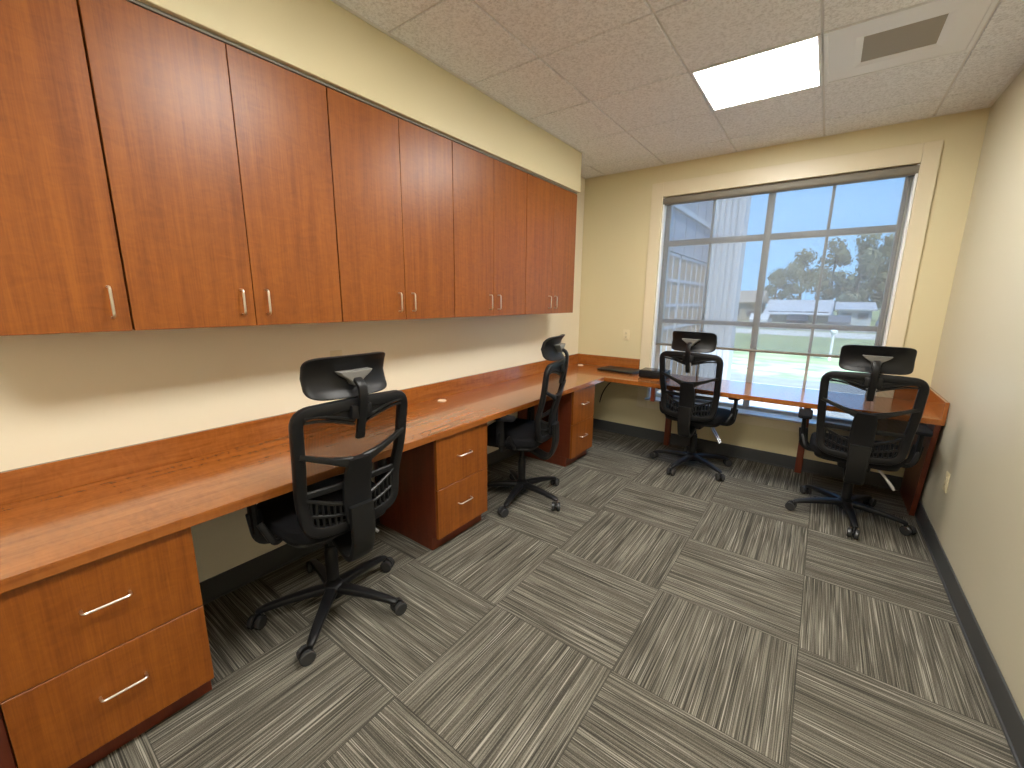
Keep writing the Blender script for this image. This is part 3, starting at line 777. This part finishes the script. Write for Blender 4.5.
# low buildings across the street
M['bwhite'] = plain('pale_metal_roof', (0.34, 0.36, 0.40), 0.5)
M['btan'] = plain('tan_siding', (0.26, 0.22, 0.18), 0.8)
M['bgrey'] = plain('grey_siding', (0.20, 0.20, 0.19), 0.8)
M['bwin'] = plain('dark_house_window', (0.06, 0.06, 0.07), 0.2)
def low_building(name, x0, x1, y0, y1, eave, ridge, wall, roof, label, nwin):
    t = thing(name, label, 'building', ((x0+x1)/2, (y0+y1)/2, GZ))
    hx, hy = (x1-x0)/2, (y1-y0)/2
    bm = NB(); box(bm, -hx, hx, -hy, hy, 0, eave); obj('wall', bm, wall, t, False)
    bm = NB(); prism(bm, [(-hy-0.7, eave-0.15), (hy+0.7, eave-0.15), (hy+0.7, eave), (0, ridge), (-hy-0.7, eave)], 'x', -hx-0.4, hx+0.4); obj('roof', bm, roof, t, False)
    for k in range(nwin):
        x = -hx+(k+0.5)*2*hx/nwin
        bm = NB(); box(bm, x-0.55, x+0.55, -hy-0.05, -hy, 0.7, 1.5); w = obj('window', bm, M['bwhite'], t, False)
        bm = NB(); box(bm, x-0.48, x+0.48, -hy-0.07, -hy-0.05, 0.76, 1.44); obj('pane', bm, M['bwin'], w, False)
low_building('low_shop', -4.0, 2.6, 61, 71, 1.15, 2.95, M['bgrey'], M['bwhite'], 'long low building with pale metal roof across the street', 5)
low_building('white_annex', 3.5, 6.6, 60, 68, 1.9, 2.7, M['bwhite'], M['bwhite'], 'short white building at the right end of the low row across the street', 2)
low_building('tan_house', -10.5, -5.2, 62, 70, 2.6, 4.2, M['btan'], M['btan'], 'tan house left of the long low building across the street', 3)

# parked cars
def make_car(paint, label):
    t = thing('car', label, 'car', (0, 0, 0), 0, 'cars parked across the street')
    bm = NB()
    prism(bm, rounded_profile([(-2.2, 0.32), (2.2, 0.32), (2.25, 0.62), (1.95, 0.80), (0.95, 0.90), (0.35, 1.38), (-1.25, 1.40), (-1.95, 0.95), (-2.25, 0.85)]), 'y', -0.85, 0.85)
    obj('body', bm, paint, t)
    bm = NB()
    for a in (-0.865, 0.852):
        prism(bm, [(-1.75, 0.95), (0.75, 0.93), (0.28, 1.30), (-1.2, 1.32)], 'y', a, a+0.013)
    obj('window', bm, M['bwin'], t, False)
    for wx_ in (-1.4, 1.4):
        for s in (-1, 1):
            bm = NB(); lathe(bm, [(0.14, -0.1), (0.30, -0.1), (0.33, -0.06), (0.33, 0.06), (0.30, 0.1), (0.14, 0.1)], 18)
            bmesh.ops.rotate(bm, verts=bm.verts, cent=(0, 0, 0), matrix=Matrix.Rotation(R(90), 3, 'X'))
            obj('wheel', bm, M['slot'], t, loc=(wx_, s*0.8, 0.33))
    return t
def rounded_profile(p):
    return [(q.x, q.y) for q in rounded([Vector((a, b_, 0)) for a, b_ in p], 0.12, 3)]
paints = [('dark_blue_car', (0.03, 0.04, 0.06), 'dark blue'), ('silver_car', (0.45, 0.46, 0.48), 'silver'), ('black_car', (0.02, 0.02, 0.022), 'black'), ('grey_car', (0.10, 0.10, 0.11), 'grey'), ('white_car', (0.75, 0.75, 0.75), 'white')]
spots = [(-7.6, 'far left of the row'), (-3.3, 'second from the left in the row'), (0.0, 'in the middle of the row'), (3.4, 'second from the right in the row'), (7.2, 'at the right end of the row')]
for (nm, c, word), (x, where) in zip(paints, spots):
    o = make_car(plain(nm, c, 0.25), f'{word} car parked across the street, {where}')
    o.location = (x, 48.5, GZ+0.016); o.rotation_euler = (0, 0, R(90))

# slim white post on the lawn
t = thing('lawn_post', 'slim white post standing on the lawn outside the window', 'post', (2.66, 20.0, GZ))
bm = NB(); lathe(bm, [(0.05, 0.0), (0.05, 1.25), (0.045, 1.27)], 14); obj('shaft', bm, M['white'], t)
bm = NB(); lathe(bm, [(0.13, 1.25), (0.15, 1.28), (0.15, 1.38), (0.06, 1.42)], 18); obj('cap', bm, M['white'], t)

# trees beyond the buildings
M['bark'] = plain('bark', (0.10, 0.075, 0.055), 0.9)
M['leaf'] = plain('tree_leaves', (0.15, 0.16, 0.10), 0.7, var=0.5, bscale=0.9)
random.seed(7)
def tree(x, y, h, w, label, n=2200, tall=0.55):
    t = thing('tree', label, 'tree', (x, y, GZ), 0, 'trees beyond the low buildings')
    bm = NB(); sweep(bm, [(0, 0, 0), (0.1, 0, h*0.3), (0.0, 0.1, h*0.6), (0.15, 0, h*0.9)], [0.5, 0.42, 0.3, 0.12], [0.5, 0.42, 0.3, 0.12], (0, 1, 0), n=10, e=1)
    blobs = []
    for k in range(16):
        a = random.uniform(0, 2*math.pi); f = random.random()
        z = h*(1-tall) + h*tall*f*0.93
        rr = w*0.5*math.sqrt(max(0.05, 1-(2*f-0.85)**2))*random.uniform(0.35, 0.85)
        blobs.append((Vector((rr*math.cos(a), rr*math.sin(a), z)), random.uniform(0.16, 0.27)*w))
    for c, r in blobs[:7]: sweep(bm, [(0, 0, c.z*0.75), c*0.6+Vector((0, 0, c.z*0.36)), c], [0.16, 0.1, 0.04], [0.16, 0.1, 0.04], (0.3, 1, 0.1), n=6, e=1)
    obj('trunk', bm, M['bark'], t)
    bm = NB()
    for k in range(n):
        c, r = random.choice(blobs)
        d = Vector((random.gauss(0, 1), random.gauss(0, 1), random.gauss(0, 0.75))); d.normalize()
        p = c + d*r*random.uniform(0.55, 1.05)
        s = random.uniform(0.14, 0.34)
        q = Vector((random.gauss(0, 1), random.gauss(0, 1), random.gauss(0, 1))); q.normalize()
        a = d.cross(q)
        if a.length < 0.1: continue
        a.normalize(); b_ = (a.cross(d)+d*random.uniform(-0.6, 0.6)).normalized()
        v = [bm.verts.new(p+a*s), bm.verts.new(p+b_*s*0.6), bm.verts.new(p-a*s), bm.verts.new(p-b_*s*0.6)]
        bm.faces.new(v)
    obj('crown', bm, M['leaf'], t, False)
tree(8.8, 77, 12.6, 5.6, 'tallest bushy tree at the right edge of the window, beyond the white building', 3200, 0.85)
tree(5.3, 72, 12.0, 5.6, 'broad tree behind the right part of the low pale-roofed building', 3200, 0.86)
tree(2.4, 79, 12.0, 6.0, 'bushy tree behind the middle of the low pale-roofed building', 3000, 0.84)
tree(-1.3, 74, 10.2, 5.0, 'loose crowned tree at the left end of the tree group', 2400, 0.78)
tree(-5.0, 80, 7.8, 4.4, 'smaller tree standing left of the tree group', 1500, 0.75)
tree(7.3, 86, 12.6, 5.2, 'tall tree filling the gap between the two tallest trees at the right', 2600, 0.86)
